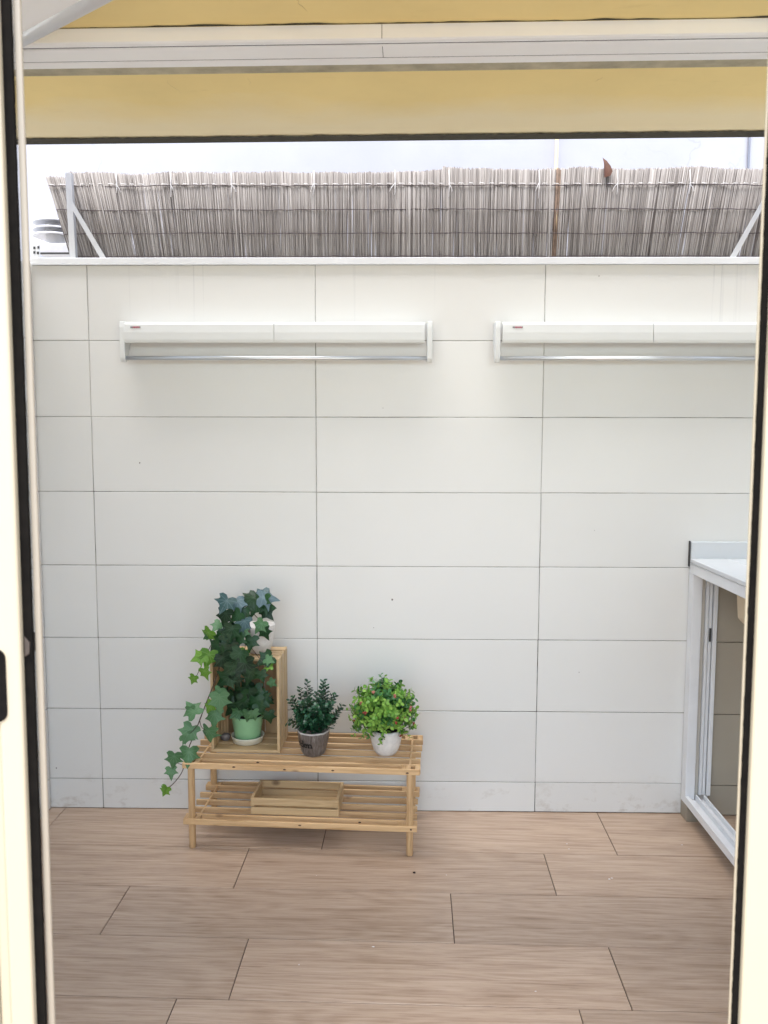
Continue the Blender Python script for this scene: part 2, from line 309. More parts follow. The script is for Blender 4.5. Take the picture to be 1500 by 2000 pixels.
# ------------------------------------------------------------------ mesh helpers
class MB:
    """collects shapes, then links them as ONE mesh object"""
    def __init__(s): s.bm = bmesh.new(); s.uv = s.bm.loops.layers.uv.new('UVMap'); s.mats = []; s.cur = 0
    def use(s, key):
        if key not in s.mats: s.mats.append(key)
        s.cur = s.mats.index(key); return s
    def _fin(s, faces, smooth=False):
        for f in faces: f.material_index = s.cur; f.smooth = smooth
    def box(s, a, b, bev=0.0, mtx=None, seg=1):
        a, b = Vector(a), Vector(b)
        g = bmesh.ops.create_cube(s.bm, size=1.0)
        vs = g['verts']; c = (a+b)/2; d = b-a
        for v in vs: v.co = Vector((v.co.x*d.x+c.x, v.co.y*d.y+c.y, v.co.z*d.z+c.z))
        faces = list({f for v in vs for f in v.link_faces})
        if bev:
            r = bmesh.ops.bevel(s.bm, geom=list({e for v in vs for e in v.link_edges}), offset=bev, segments=seg, affect='EDGES', profile=0.6)
            vs = list({v for v in r['verts']} | {v for v in vs if v.is_valid})
            faces = list({f for v in vs for f in v.link_faces})
        if mtx is not None:
            for v in vs: v.co = mtx @ v.co
        s._fin(faces); return s
    def tube(s, pts, rad, n=6, caps=True, smooth=True):
        pts = [Vector(p) for p in pts]; rads = rad if isinstance(rad, (list, tuple)) else [rad]*len(pts)
        rings = []; prev = None
        for i, p in enumerate(pts):
            tg = (pts[min(i+1, len(pts)-1)] - pts[max(i-1, 0)]).normalized()
            ref = prev if prev is not None else (Vector((0, 0, 1)) if abs(tg.z) < 0.9 else Vector((1, 0, 0)))
            x = (ref - tg*ref.dot(tg)).normalized(); y = tg.cross(x); prev = x
            rings.append([s.bm.verts.new(p + (x*math.cos(2*math.pi*k/n) + y*math.sin(2*math.pi*k/n))*rads[i]) for k in range(n)])
        fs = []
        for r0, r1 in zip(rings, rings[1:]):
            for k in range(n): fs.append(s.bm.faces.new((r0[k], r0[(k+1) % n], r1[(k+1) % n], r1[k])))
        s._fin(fs, smooth)
        if caps: s._fin([s.bm.faces.new(rings[0][::-1]), s.bm.faces.new(rings[-1])])
        return s
    def lathe(s, prof, c, n=40, smooth=True, phase=0.0, mod=None):
        c = Vector(c); rings = []
        for (r, z) in prof:
            rings.append([s.bm.verts.new(c + Vector((r*math.cos(2*math.pi*k/n+phase)*(mod(k, z) if mod else 1), r*math.sin(2*math.pi*k/n+phase)*(mod(k, z) if mod else 1), z))) for k in range(n)])
        fs = []
        for r0, r1 in zip(rings, rings[1:]):
            for k in range(n): fs.append(s.bm.faces.new((r0[k], r0[(k+1) % n], r1[(k+1) % n], r1[k])))
        s._fin(fs, smooth)
        s._fin([s.bm.faces.new(rings[0][::-1]), s.bm.faces.new(rings[-1])])
        return s
    def prism(s, poly, axis, a, b, bev=0.0):
        """poly in the other two axes, extruded along axis from a to b"""
        def mk(u, v, w):
            return Vector({0: (w, u, v), 1: (u, w, v), 2: (u, v, w)}[axis])
        lo = [s.bm.verts.new(mk(u, v, a)) for u, v in poly]; hi = [s.bm.verts.new(mk(u, v, b)) for u, v in poly]
        k = len(poly); fs = [s.bm.faces.new(lo), s.bm.faces.new(hi[::-1])]
        for i in range(k): fs.append(s.bm.faces.new((lo[i], hi[i], hi[(i+1) % k], lo[(i+1) % k])))
        bmesh.ops.recalc_face_normals(s.bm, faces=fs)
        if bev:
            es = list({e for f in fs for e in f.edges})
            r = bmesh.ops.bevel(s.bm, geom=es, offset=bev, segments=2, affect='EDGES', profile=0.6)
            fs = list({f for v in (set(r['verts']) | {v for v in lo+hi if v.is_valid}) for f in v.link_faces})
        s._fin(fs); return s
    def poly(s, pts, smooth=False):
        s._fin([s.bm.faces.new([s.bm.verts.new(Vector(p)) for p in pts])], smooth); return s
    def blob(s, c, r, sub=2, jit=0.15, scale=(1, 1, 1)):
        g = bmesh.ops.create_icosphere(s.bm, subdivisions=sub, radius=1.0); c = Vector(c)
        o = Vector((random.random()*9, random.random()*9, 0))
        for v in g['verts']:
            k = 1 + jit*noise.noise(v.co*1.7 + o)
            v.co = c + Vector((v.co.x*scale[0], v.co.y*scale[1], v.co.z*scale[2]))*r*k
        s._fin(list({f for v in g['verts'] for f in v.link_faces}), True); return s
    def leaf(s, mtx, outline, fold=0.25, cup=0.15, curl=0.5, twist=0.0):
        """a leaf: outline is the right half from base to tip, mirrored; folded on the midrib, its lobes curling back"""
        def P(x, y): return mtx @ Vector((x, y, fold*abs(x) - curl*x*x - cup*y*y + twist*x*y))
        n = len(outline); mids = [s.bm.verts.new(P(0, max(0, min(1, y)))) for x, y in outline]; fs = []
        for sg in (1, -1):
            rows = []
            for i, (x, y) in enumerate(outline):
                my = max(0, min(1, y))
                if i in (0, n-1): rows.append([mids[i]]*3)
                else: rows.append([mids[i], s.bm.verts.new(P(sg*x*.5, my*.5+y*.5)), s.bm.verts.new(P(sg*x, y))])
            for a, b in zip(rows, rows[1:]):
                for k in (0, 1):
                    quad = []
                    for v in (a[k], a[k+1], b[k+1], b[k]):
                        if v not in quad: quad.append(v)
                    if len(quad) >= 3:
                        try: fs.append(s.bm.faces.new(quad if sg > 0 else quad[::-1]))
                        except ValueError: pass
        inv = mtx.inverted()
        for f in fs:
            for l in f.loops:
                q = inv @ l.vert.co; l[s.uv].uv = (0.5+q.x*0.8, q.y*0.8+0.1)
        s._fin(fs, True); return s
    def build(s, name, mats=None, parent=None, loc=None, rotz=None):
        me = bpy.data.meshes.new(name)
        bmesh.ops.remove_doubles(s.bm, verts=[], dist=0)
        s.bm.to_mesh(me); s.bm.free()
        for k in (mats if mats else s.mats): me.materials.append(M[k])
        o = bpy.data.objects.new(name, me); COL.objects.link(o)
        if parent: o.parent = parent
        if loc is not None: o.location = loc
        if rotz is not None: o.rotation_euler.z = rotz
        return o
def mb(key): return MB().use(key)
def tag(o, label, cat, group=None):
    o['label'] = label; o['category'] = cat
    if group: o['group'] = group
    return o
def thing(name, loc, label, cat, group=None, rotz=0.0):
    o = bpy.data.objects.new(name, None); COL.objects.link(o); o.location = loc; o.rotation_euler.z = rotz
    o.empty_display_size = 0.05
    return tag(o, label, cat, group)
def struct(o): o['kind'] = 'structure'; return o
def copy_tree(o, parent=None):
    c = o.copy(); COL.objects.link(c)
    if parent: c.parent = parent
    for ch in list(o.children): copy_tree(ch, c)
    return c

TH = -0.0194                                    # the house, its soffit and the floor planks are turned this much to the tiled wall
ROT = Matrix.Rotation(TH, 4, 'Z')

# ------------------------------------------------------------------ ground and patio floor
g = mb('ground'); g.box((-60, -60, -0.30), (60, 60, -0.06)); struct(g.build('ground'))
f = mb('floor_joint'); f.box((-1.6, -5.4, -0.055), (2.9, 0.10, -0.0035))
f.use('floor')
PA, PW, PL, GAP = 0.3213, 0.278, 1.108, 0.0030
starts = {0: -1.058, 1: -0.2241, 2: -0.5848, 3: -0.1153, 4: atZ(352, 1955, 0).x+0.01}
for k in range(0, 19):
    y1 = 0.09 if k == 0 else -(PA+PW*(k-1)); y0 = -(PA+PW*k)
    s0 = starts.get(k, random.uniform(-0.6, 0.4))
    x = s0
    while x > -1.25: x -= PL
    while x < 2.6:
        f.box((max(x, -1.5)+GAP/2, y0+GAP/2, -0.012), (min(x+PL, 2.8)-GAP/2, y1-GAP/2, random.uniform(-0.0003, 0.0003)), 0.0009)
        x += PL
struct(f.build('patio_floor', rotz=TH))
fl = mb('fleck')
for (a, b, r) in ((1190, 1717, .004), (1195, 1715, .003), (1107, 1648, .003), (1111, 1658, .0025), (1332, 1650, .0025), (729, 1849, .003), (1046, 1936, .002), (584, 1884, .0025), (618, 1710, .002), (872, 1709, .002)):
    p = atZ(a, b, 0.0012); fl.blob(p, r, 1, 0.5, (random.uniform(.8, 1.8), .8, .25))
o = fl.build('paint_fleck'); o['kind'] = 'stuff'; tag(o, 'tiny white paint flecks spattered over the wood look floor', 'flecks')
cr = mb('speck')
cr.blob(atZ(809, 1704, 0.003), .0048, 2, 0.6, (1.1, .9, .6)); tag(cr.build('crumb'), 'small dark crumb lying on the floor in front of the rack', 'crumb')

# ------------------------------------------------------------------ tiled back wall
Z0 = 0.1284
def tile_rows(): return [(0.0015, Z0)] + [(Z0+.3*k, Z0+.3*(k+1)) for k in range(6)] + [(Z0+1.8, 2.2215)]
wall = thing('tiled_wall', (0, 0, 0), 'long off-white tiled patio wall behind the wooden rack', 'wall')
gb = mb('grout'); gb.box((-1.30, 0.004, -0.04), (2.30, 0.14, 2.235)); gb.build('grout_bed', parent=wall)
tl = mb('tile'); G = 0.0023
xs = [-1.125, -0.9, 0.0, 0.9, 1.8, 2.12]
for z0, z1 in tile_rows():
    for x0, x1 in zip(xs, xs[1:]):
        jx, jz = random.uniform(-.0006, .0006), random.uniform(-.0005, .0005)
        tl.box((x0+G/2+jx, random.uniform(-.0004, .0004), z0+G/2+jz), (x1-G/2+jx, 0.02, z1-G/2+jz), 0.0016)
tl.build('tiles', parent=wall)
for (a, b, r) in ((273, 904, .0030), (766, 1171, .0042), (730, 1226, .0016), (748, 797, .0015), (1131, 1313, .0018), (1170, 539, .0022), (1161, 1036, .0014), (110, 1500, .003)):
    q = atY(a, b, -.0002); k = mb('stain'); k.blob(q, r, 2, .6, (.8, .12, 1.0)); k.build('stain', parent=wall)
cp = mb('alu'); cp.box((-1.118, -0.012, 2.2225), (2.12, 0.055, 2.2465), 0.0015)
cp.box((-1.118, -0.013, 2.2195), (2.12, -0.0095, 2.2220)); cp.build('cap_rail', parent=wall)

# side walls of the patio
def side(name, x0, x1, y0, label):
    s_ = mb('tile'); t_ = thing(name, (x0, y0, 0), label, 'wall')
    inner = x1 if x0 < 0 else x0; sgn = 1 if x0 < 0 else -1
    b_ = mb('grout'); b_.box((x0, y0, -0.04), (x1-0.004 if sgn > 0 else x1, -0.003, 2.20))
    o1 = b_.build('grout_bed'); o1.parent = t_; o1.matrix_parent_inverse = Matrix.Translation((-x0, -y0, 0))
    yy = [-0.006, -0.3, -1.2, -2.1, y0]
    if sgn < 0: b0 = x0
    for z0, z1 in tile_rows():
        for a, c in zip(yy, yy[1:]):
            s_.box(((x1-0.02) if sgn > 0 else x0-0.004, c+G/2, z0+G/2), (x1 if sgn > 0 else x0+0.01, a-G/2, z1-G/2), 0.0016)
    o2 = s_.build('tiles'); o2.parent = t_; o2.matrix_parent_inverse = Matrix.Translation((-x0, -y0, 0))
side('side_wall', -1.30, -1.118, -2.30, 'tiled side wall meeting the left end of the back wall')
side('side_wall', 2.125, 2.30, -2.36, 'tiled side wall beyond the white sink cabinet')

# ------------------------------------------------------------------ neighbour's wall, pipe, cable, vent beyond
nw = mb('white_plaster'); nw.box((-6, 0, -0.06), (7, 0.3, 5.2))
tag(nw.build('neighbour_wall', loc=(0, 1.5, 0)), 'bright white plaster wall of the neighbouring house above the reed fence', 'wall')
p = atY(1087, 300, 1.46); pp = thing('gas_pipe', (p.x, p.y, 0), 'thin yellow pipe running up the white neighbouring wall', 'pipe')
mb('pipe_yellow').tube([(0, 0, 0), (0, 0, 5.0)], 0.0085, 10).build('pipe', parent=pp)
for z in (1.2, 2.2, 3.9):
    cl_ = mb('pipe_yellow'); cl_.box((-0.016, -0.012, z), (0.016, 0.038, z+0.016), 0.002); cl_.build('clamp', parent=pp)
p = atY(1467, 270, 1.47)
q = mb('cable'); q.tube([(0, 0, 0), (0.002, 0, 2.0), (-0.002, 0, 4.3)], 0.0062, 8)
tag(q.build('cable', loc=(p.x, 1.492, 0)), 'dark cable running down the white neighbouring wall at the right', 'cable')
# louvred roof vent at the left
vc = atY(108, 470, 0.75)
v = thing('roof_vent', (vc.x, vc.y, 2.25), 'pale metal roof vent with three stacked round louvres behind the fence end', 'vent')
for a in (436, 450, 462):
    z = atY(108, a, 0.75).z-2.25
    d = mb('vent'); d.lathe([(0.012, 0.010), (0.050, 0.012), (0.098, 0.002), (0.102, -0.006), (0.097, -0.006), (0.05, 0.004), (0.012, 0.004)], (0, 0, z), 40); d.build('louvre', parent=v)
mb('vent').tube([(0, 0, -0.2), (0, 0, atY(108, 440, 0.75).z-2.25)], 0.045, 24).build('stack', parent=v)
fs_ = thing('metal_flashing', (0, 0, 0), 'sloping grey metal flashing below the round roof vent', 'flashing')
a1, a2, a3, a4 = atY(64, 466, 0.55), atY(118, 486, 0.45), atY(132, 497, 0.35), atY(62, 497, 0.40)
b_ = mb('vent'); b_.poly([a1, a2, a3, a4]); b_.poly([x+Vector((0, 0.05, -0.03)) for x in (a1, a4, a3, a2)])
b_.tube([a1, a2], 0.006, 8); b_.build('sloping_sheet', parent=fs_)
a1, a2 = atY(80, 478, 0.33), atY(128, 500, 0.33)
b_ = mb('vent'); b_.box((a1.x, 0.30, a2.z), (a2.x+0.1, 0.36, a1.z), 0.004); b_.use('dark'); b_.box((a1.x+.004, 0.295, a2.z+.001), (a2.x+0.1, 0.2995, a2.z+.008)); b_.build('gutter_edge', parent=fs_)
a1, a2 = atY(63, 475, 0.12), atY(79, 503, 0.12)
bk = mb('alu'); bk.box((a1.x, 0.115, a2.z-.03), (a2.x, 0.121, a1.z), 0.001); bk.use('dark')
for (a, b) in ((67, 484), (75, 483), (67, 493), (74, 494)):
    q = atY(a, b, 0.113); bk.box((q.x-.004, 0.1125, q.z-.005), (q.x+.004, 0.1145, q.z+.005))
tag(bk.build('corner_bracket'), 'small perforated metal bracket at the left end of the wall top', 'bracket')

# ------------------------------------------------------------------ reed fence on top of the wall
def lean(x):
    pts = [(-1.3, -.34), (-1.09, -.30), (-.93, -.21), (-.7, -.13), (-.4, -.06), (0, -.01), (.8, .01), (1.15, .06), (1.45, .13), (1.8, .16), (2.2, .16)]
    for (a, b), (c, d) in zip(pts, pts[1:]):
        if x <= c: return b+(d-b)*(x-a)/(c-a)
    return pts[-1][1]
def topz(x): return 2.600 + 0.010*noise.noise(Vector((x*3.1, 2.2, 0))) + 0.006*noise.noise(Vector((x*9, 5, 0))) + (0.012 if x > .5 else 0) + (-0.02 if x < -1.0 else 0)
def reeds(x0, x1, y, label):
    t = thing('reed_fence', ((x0+x1)/2, y, 2.2), label, 'fence', 'reed screens along the wall top')
    ox = Vector(((x0+x1)/2, y, 2.2)); b = MB()
    for layer in range(3):
        x = x0
        while x < x1:
            dx = random.uniform(.0022, .0034); x += dx
            tz = topz(x) + random.uniform(-.006, .004); bz = 2.215 + random.uniform(-.006, .012)
            ln = lean(x) + random.gauss(0, .012)
            r = random.uniform(.0014, .0023); yy = layer*.004 + random.uniform(-.0015, .0015)
            tx, bx = x, x - ln*(tz-bz)
            b.use('reed_brown' if 0.953 < x < 0.971 else 'reed')
            mid = Vector(((tx+bx)/2 + random.gauss(0, .0012), yy + random.gauss(0, .001) + .012*noise.noise(Vector((x*4, 1, 0))), (tz+bz)/2-2.2))
            b.tube([(bx-ox.x, yy, bz-2.2), (mid.x-ox.x, mid.y, mid.z), (tx-ox.x, yy + .010*noise.noise(Vector((x*5, 7, 0))), tz-2.2)], [r*1.05, r, r*.85], 5)
    b.build('reed_mat', parent=t)
    for i, h in enumerate((2.548, 2.455, 2.362, 2.272)):
        pts = []; x = x0+.004
        while x < x1:
            hz = h + .006*noise.noise(Vector((x*3+i*7, 3, i))) + .0025*noise.noise(Vector((x*22, 3, i)))
            pts.append((x - lean(x)*(topz(x)-h) - ox.x, -.0045+.0015*math.sin(x*90), hz-2.2)); x += .018
        mb('wire').tube(pts, .00165, 5).build('binding_wire', parent=t)
    c = mb('cord'); x = x0+.01; pts = []
    while x < x1-.03:
        L = random.uniform(.018, .032); h = 2.5535 + .004*noise.noise(Vector((x*4, 9, 0)))
        q = x - lean(x)*(topz(x)-h) - ox.x
        pts += [(q, .006, h-2.2-.002), (q+L*.15, -.0075, h-2.2+.001), (q+L*.8, -.0075, h-2.2), (q+L, .006, h-2.2-.004)]
        x += L + random.uniform(.010, .022)
    c.tube(pts, .0016, 5); c.build('white_cord', parent=t)
    for px in KN:
        q = atY(px, 348, y).x
        if not (x0 < q < x1): continue
        q -= ox.x; c = mb('cord'); s1, s2 = random.choice((-1, 1)), random.uniform(.012, .022)
        c.tube([(q, -.007, .405), (q+.002, -.009, .358), (q-.001, -.0095, .352), (q+s1*s2*.6, -.012, .338), (q+s1*s2, -.011, .322)], .0017, 5)
        c.tube([(q+.002, -.0085, .362), (q+.001, -.009, .33), (q-.001, -.0085, .29+random.uniform(0, .03))], .0017, 5)
        c.build('cord_tie', parent=t)
    return t
KN = (228, 334, 452, 613, 771, 877, 1052, 1205, 1346)
reeds(-1.092, 0.930, 0.095, 'long weathered grey reed screen wired along the top of the tiled wall')
reeds(0.932, 2.05, 0.099, 'shorter reed screen with a brown streak beside the long reed screen')
# dry leaf caught on the fence
a = atY(1180, 347, 0.08); dl = mb('dry_leaf')
ol = [(0, 0), (.22, .12), (.30, .35), (.24, .6), (.12, .85), (0, 1)]
dl.leaf(Matrix.Translation(a) @ Euler((R(90), R(8), R(35))).to_matrix().to_4x4() @ Matrix.Scale(.085, 4), ol, 0.9, 0.25)
tag(dl.build('dry_leaf'), 'curled brown dry leaf caught on the top edge of the reed fence', 'leaf')
# metal brackets holding the fence
def bracket(xb, xt, xd, zd, zt, label):
    t = thing('fence_post', (xb, 0.05, 2.2465), label, 'post', 'aluminium fence brackets')
    u = mb('alu_grey'); h = zt-2.2465
    u.prism([(-.012, .0), (.012, .0), (.012+xt-xb, h), (-.012+xt-xb, h)], 1, -.006, .018, .001); u.build('upright', parent=t)
    d = mb('alu_grey'); k = 1 if xd > xb else -1
    hz = zd-2.2465; x1 = (xt-xb)*hz/h + k*.013; L = Vector((xd-xb, 0, 0)) - Vector((x1, 0, hz)); w_ = .016
    d.prism([(x1, hz+.012), (x1, hz-.022), (xd-xb-k*w_*.9, 0), (xd-xb+k*w_*.6, 0)], 1, -.010, -.007, .0006)
    d.build('brace', parent=t)
    return t
p0, p1, p2, p3 = atY(143, 503, .05), atY(134, 338, .05), atY(205, 503, .04), atY(143, 400, .04)
bracket(p0.x, p1.x, p2.x, p3.z, p1.z, 'grey metal bracket post bracing the left end of the reed fence')
p2 = atY(1428, 497, .04); p3 = atY(1492, 378, .04)
bracket(1.775, 1.785, p2.x, p3.z+.01, 2.60, 'grey metal bracket post bracing the right end of the reed fence')

# ------------------------------------------------------------------ wall-mounted clothes airers
def airer(x0, cover0, cover1, x1, seam, label):
    zt = 1.991
    t = thing('clothes_airer', (x0, 0, zt), label, 'clothes airer', 'white pull-out clothes airers on the tiled wall'); t.scale.y = .8
    h = mb('plastic'); h.box((cover0+.02-x0, -.070, -.060), (cover1-.02-x0, -.001, -.004), .003); h.build('housing', parent=t)
    for s0, s1 in ((cover0, seam-.0008), (seam+.0008, cover1)):
        c = mb('plastic')
        prof = [(-.074, -.002), (-.088, .0), (-.0945, -.010), (-.0985, -.040), (-.0985, -.068), (-.096, -.079), (-.090, -.080), (-.086, -.060), (-.078, -.012)]
        c.prism(prof, 0, s0-x0, s1-x0, .0012); c.build('front_cover', parent=t)
    for xx in (x0, x1-.020):
        e = mb('plastic')
        e.prism([(-.001, .003), (-.092, .003), (-.0975, -.02), (-.100, -.09), (-.098, -.140), (-.090, -.152), (-.064, -.152), (-.040, -.120), (-.012, -.080), (-.001, -.070)], 0, xx-x0, xx-x0+.020, .003)
        e.build('end_cap', parent=t)
    mb('bar').tube([(.012, -.083, -.137), (x1-x0-.012, -.083, -.137)], .0078, 20).build('drying_bar', parent=t)
    lg = MB(); xx = cover0-x0+.038
    for i in range(9):
        lg.use('logo_grey' if i in (0, 1, 8) else 'logo_red')
        wd = .0032+.0012*((i*7) % 3 == 0); lg.box((xx, -.0982, -.0235-.0008*(i % 2)), (xx+wd, -.09745+.0006, -.0175)); xx += wd+.0008
    lg.build('printed_mark', parent=t)
    return t
airer(-.752, -.746, .428, .458, -.153, 'white pull-out clothes airer on the tiled wall above the potted plants')
airer(.699, .727, 1.885, 1.90, 1.303, 'white pull-out clothes airer on the wall running behind the right door edge')

# ------------------------------------------------------------------ wooden two-tier rack
RA = R(-2.978); RO = Vector((-.4532, -.3373, 0))
RM = Matrix.Translation(RO) @ Matrix.Rotation(RA, 4, 'Z')
def rk(x, y, z=0): return RM @ Vector((x, y, z))
rack = thing('shoe_rack', RO, 'low two tier slatted pine rack standing against the tiled wall', 'rack', rotz=RA)
LZ, TZ, SH = .121, .339, .0215
for (x, n_) in ((.006, .022), (.829, .022), (.006, .322), (.829, .322)):
    lg = mb('pine_z'); lg.lathe([(.0105, 0), (.0125, .003), (.0130, .10), (.0130, .31), (.0125, .3185)], (x, n_, 0), 20); lg.build('leg', parent=rack)
for (zt, xa, xb) in ((TZ, -.022, .868), (LZ, -.024, .856)):
    for i, y in enumerate((.0, .0425, .0975, .163, .228, .2965, .3395)):
        s_ = mb('pine_x'); dz = random.uniform(-.0008, .0008)
        w_ = .0095 if 0 < i < 6 else .0088
        s_.box((xa+random.uniform(-.003, .003), y, zt-SH+dz), (xb+random.uniform(-.003, .003), y+w_, zt+dz), .0012)
        s_.use('knot')
        if i in (0, 1):
            for kx in {(0, True): (.175, .365, .545, .82), (1, True): (.255, ), (0, False): (.42, ), (1, False): (.64, )}[(i, zt == TZ)]:
                s_.blob((kx, y-.0002, zt-SH*random.uniform(.25, .75)), .0042, 1, .4, (1.5, .08, .8))
        s_.build('slat', parent=rack)
    for yb in ((.0088, .0425), (.3060, .3395)):
        for xx in ((xa+.001, xa+.020), (xa+.043, xa+.062), (xb-.020, xb-.001), (xb-.070, xb-.043)):
            if zt == TZ and xx[0] < xa+.03 and False: continue
            s_ = mb('pine_y'); s_.box((xx[0], yb[0], zt-SH+.001), (xx[1], yb[1], zt-.0012), .0006); s_.build('spacer', parent=rack)
    for xx in (xa+.052, xb-.040):
        mb('pine_y').tube([(xx, .009, zt-.006), (xx, .339, zt-.006)], .0042, 10).build('dowel', parent=rack)
sc = mb('knot'); sc.tube([(.834, -.0012, LZ-.0115), (.834, .004, LZ-.0115)], .0038, 12); sc.build('screw', parent=rack)

# tall crate standing on its end on the rack
CA = R(-1.0)
crate = thing('tall_crate', rk(.060, .108, TZ+.0012), 'tall open wooden crate standing on end around the green pot', 'crate', rotz=RA+R(1.2))
CW, CH, CD, TK = .266, .370, .186, .0105
for y in (0, .0655, .131):                                  # slatted sides, top and bottom
    for x0 in (0, CW-TK):
        b_ = mb('crate_z'); b_.box((x0, y, TK+.0008), (x0+TK, y+.055, CH), .0012); b_.build('side_slat', parent=crate)
    b_ = mb('crate_x'); b_.box((TK+.0006, y+.0015, CH-TK), (CW-TK-.0006, y+.0535, CH-.001), .001); b_.build('top_slat', parent=crate)
    b_ = mb('crate_x'); b_.box((0, y, 0), (CW, y+.060, TK), .001); b_.build('bottom_slat', parent=crate)
b_ = mb('crate_panel')
for x in (TK+.001, TK+.083, TK+.165): b_.box((x, CD-.006, TK+.002), (x+.079, CD, CH-TK-.002), .0008)
b_.build('back_board', parent=crate)
for x0 in (TK+.0006, CW-TK-.0206):
    for y in (.150,):
        b_ = mb('crate_z'); b_.prism([(x0, y), (x0+.02, y), (x0+(0 if x0 < .1 else .02), y+.02)], 2, TK+.001, CH-TK-.001); b_.build('corner_batten', parent=crate)
    

# small crate on the lower shelf
small = thing('small_crate', rk(.223, .055, LZ+.0012), 'small shallow wooden crate lying empty on the lower shelf', 'crate', rotz=RA)
SW, SD, SHT = .336, .168, .0645
for (z0, z1) in ((0, .0275), (.0350, .0630)):
    for y0 in (0, SD-.008):
        b_ = mb('crate_x'); b_.box((0, y0, z0), (SW, y0+.008, z1), .001); b_.build('long_slat', parent=small)
for x0 in (.0006, SW-.0106):
    b_ = mb('crate_y'); b_.box((x0, .0086, 0), (x0+.010, SD-.0086, SHT), .001); b_.build('end_board', parent=small)
b_ = mb('crate_x')
for y in (.010, .060, .110): b_.box((.0112, y, .0005), (SW-.0112, y+.047, .005))
b_.build('bottom_board', parent=small)

# ------------------------------------------------------------------ plants
IVY = [(0, 0), (.16, -.13), (.36, -.13), (.50, .02), (.36, .20), (.40, .30), (.60, .46), (.36, .50), (.20, .60), (.11, .80), (0, 1)]
OVAL = [(0, 0), (.22, .15), (.34, .42), (.30, .70), (.14, .93), (0, 1)]
def facing(pos, size, roll, pitch, yaw=0.0, off=-.45):
    """leaf lying in the plane that faces the patio door, turned by roll in that plane, tipped back by pitch"""
    rot = Matrix.Rotation(R(yaw), 4, 'Z') @ Matrix.Rotation(R(90-pitch), 4, 'X') @ Matrix.Rotation(R(roll), 4, 'Z')
    return Matrix.Translation(pos) @ rot @ Matrix.Scale(size, 4) @ Matrix.Translation((0, off, 0))
def ivy(lst, mbs, y0):
    """(x, y in the photo crop, size, roll, pitch, class, nearer by)"""
    for (cx, cy, sz, roll, pitch, k, dy) in lst:
        p = atY(300+cx/5, 1120+cy/5, y0+dy)
        d = (p-CAMP).length
        mbs[k].leaf(facing(p, sz/5*d/FPX*0.86, roll+random.uniform(-8, 8), pitch, random.uniform(-22, 22)), IVY, random.uniform(.10, .55), random.uniform(.0, .45), random.uniform(.3, 1.3), random.uniform(-.5, .5))
def cpt(cx, cy, y): return atY(300+cx/5, 1120+cy/5, y)
# white pot with trailing ivy on top of the crate
pc = crate.matrix_basis @ Vector((.172, .095, CH+.0005))
pot1 = thing('trailing_ivy', pc, 'dark trailing ivy in a white pot on top of the tall crate', 'potted plant')
def addpart(mbk, name, parent, loc): o = mbk.build(name); o.parent = parent; o.matrix_parent_inverse = Matrix.Translation(-Vector(loc)); return o
b_ = mb('pot_white'); b_.lathe([(.032, 0), (.042, .004), (.054, .045), (.0605, .095), (.0620, .110), (.0590, .110), (.055, .098), (.02, .096)], pc, 48)
addpart(b_, 'pot', pot1, pc)
A_, B_, C_, E_ = mb('ivy_dark'), mb('ivy_mid'), mb('ivy_lime'), mb('ivy_sheen'); D = {0: A_, 1: B_, 2: C_, 3: E_}
Y1 = -.235
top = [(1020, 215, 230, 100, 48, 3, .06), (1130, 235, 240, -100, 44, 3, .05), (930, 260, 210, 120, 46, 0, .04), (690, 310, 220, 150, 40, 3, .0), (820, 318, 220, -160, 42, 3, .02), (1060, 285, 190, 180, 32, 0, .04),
       (690, 440, 215, 175, 12, 0, -.01), (1125, 320, 170, -110, 40, 0, .05), (1110, 395, 170, -130, 20, 0, .06), (980, 350, 180, 160, 30, 0, .03), (870, 400, 180, 170, 25, 0, .02),
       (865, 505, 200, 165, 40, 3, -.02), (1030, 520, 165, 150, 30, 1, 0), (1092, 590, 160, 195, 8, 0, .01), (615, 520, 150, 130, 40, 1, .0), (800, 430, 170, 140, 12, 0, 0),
       (520, 610, 170, 150, -5, 2, -.03), (525, 615, 120, 120, 0, 1, -.025), (590, 725, 200, 130, 0, 0, -.02), (760, 590, 210, 175, 8, 0, -.02), (720, 690, 230, 200, 5, 0, -.02), (820, 660, 200, 170, 10, 0, -.02),
       (435, 825, 180, 110, 20, 2, -.05), (530, 845, 210, 160, 10, 2, -.045), (510, 985, 150, 200, 0, 2, -.045), (385, 1040, 115, 150, 0, 2, -.05),
       (945, 690, 180, 165, 18, 0, -.02), (875, 795, 130, 150, 30, 2, -.02), (1080, 845, 200, 110, 35, 0, -.02), (1135, 850, 120, -110, 30, 1, -.025), (1110, 915, 120, 100, 60, 2, -.03), (1165, 1075, 110, -120, 10, 1, -.04),
       (740, 790, 240, 180, 5, 0, -.03), (820, 830, 220, 160, 8, 0, -.03), (690, 880, 220, 200, 5, 0, -.035), (905, 930, 240, 190, 3, 0, -.03), (930, 1010, 200, 170, 3, 0, -.03), (790, 960, 220, 190, 0, 0, -.035), (700, 1040, 240, 140, 3, 0, -.04), (810, 1060, 160, 200, 3, 0, -.04),
       (1060, 1010, 140, 190, 5, 0, -.03), (640, 640, 140, 150, 10, 0, -.015), (870, 590, 150, 170, 10, 1, -.02)]
ivy(top, D, Y1)
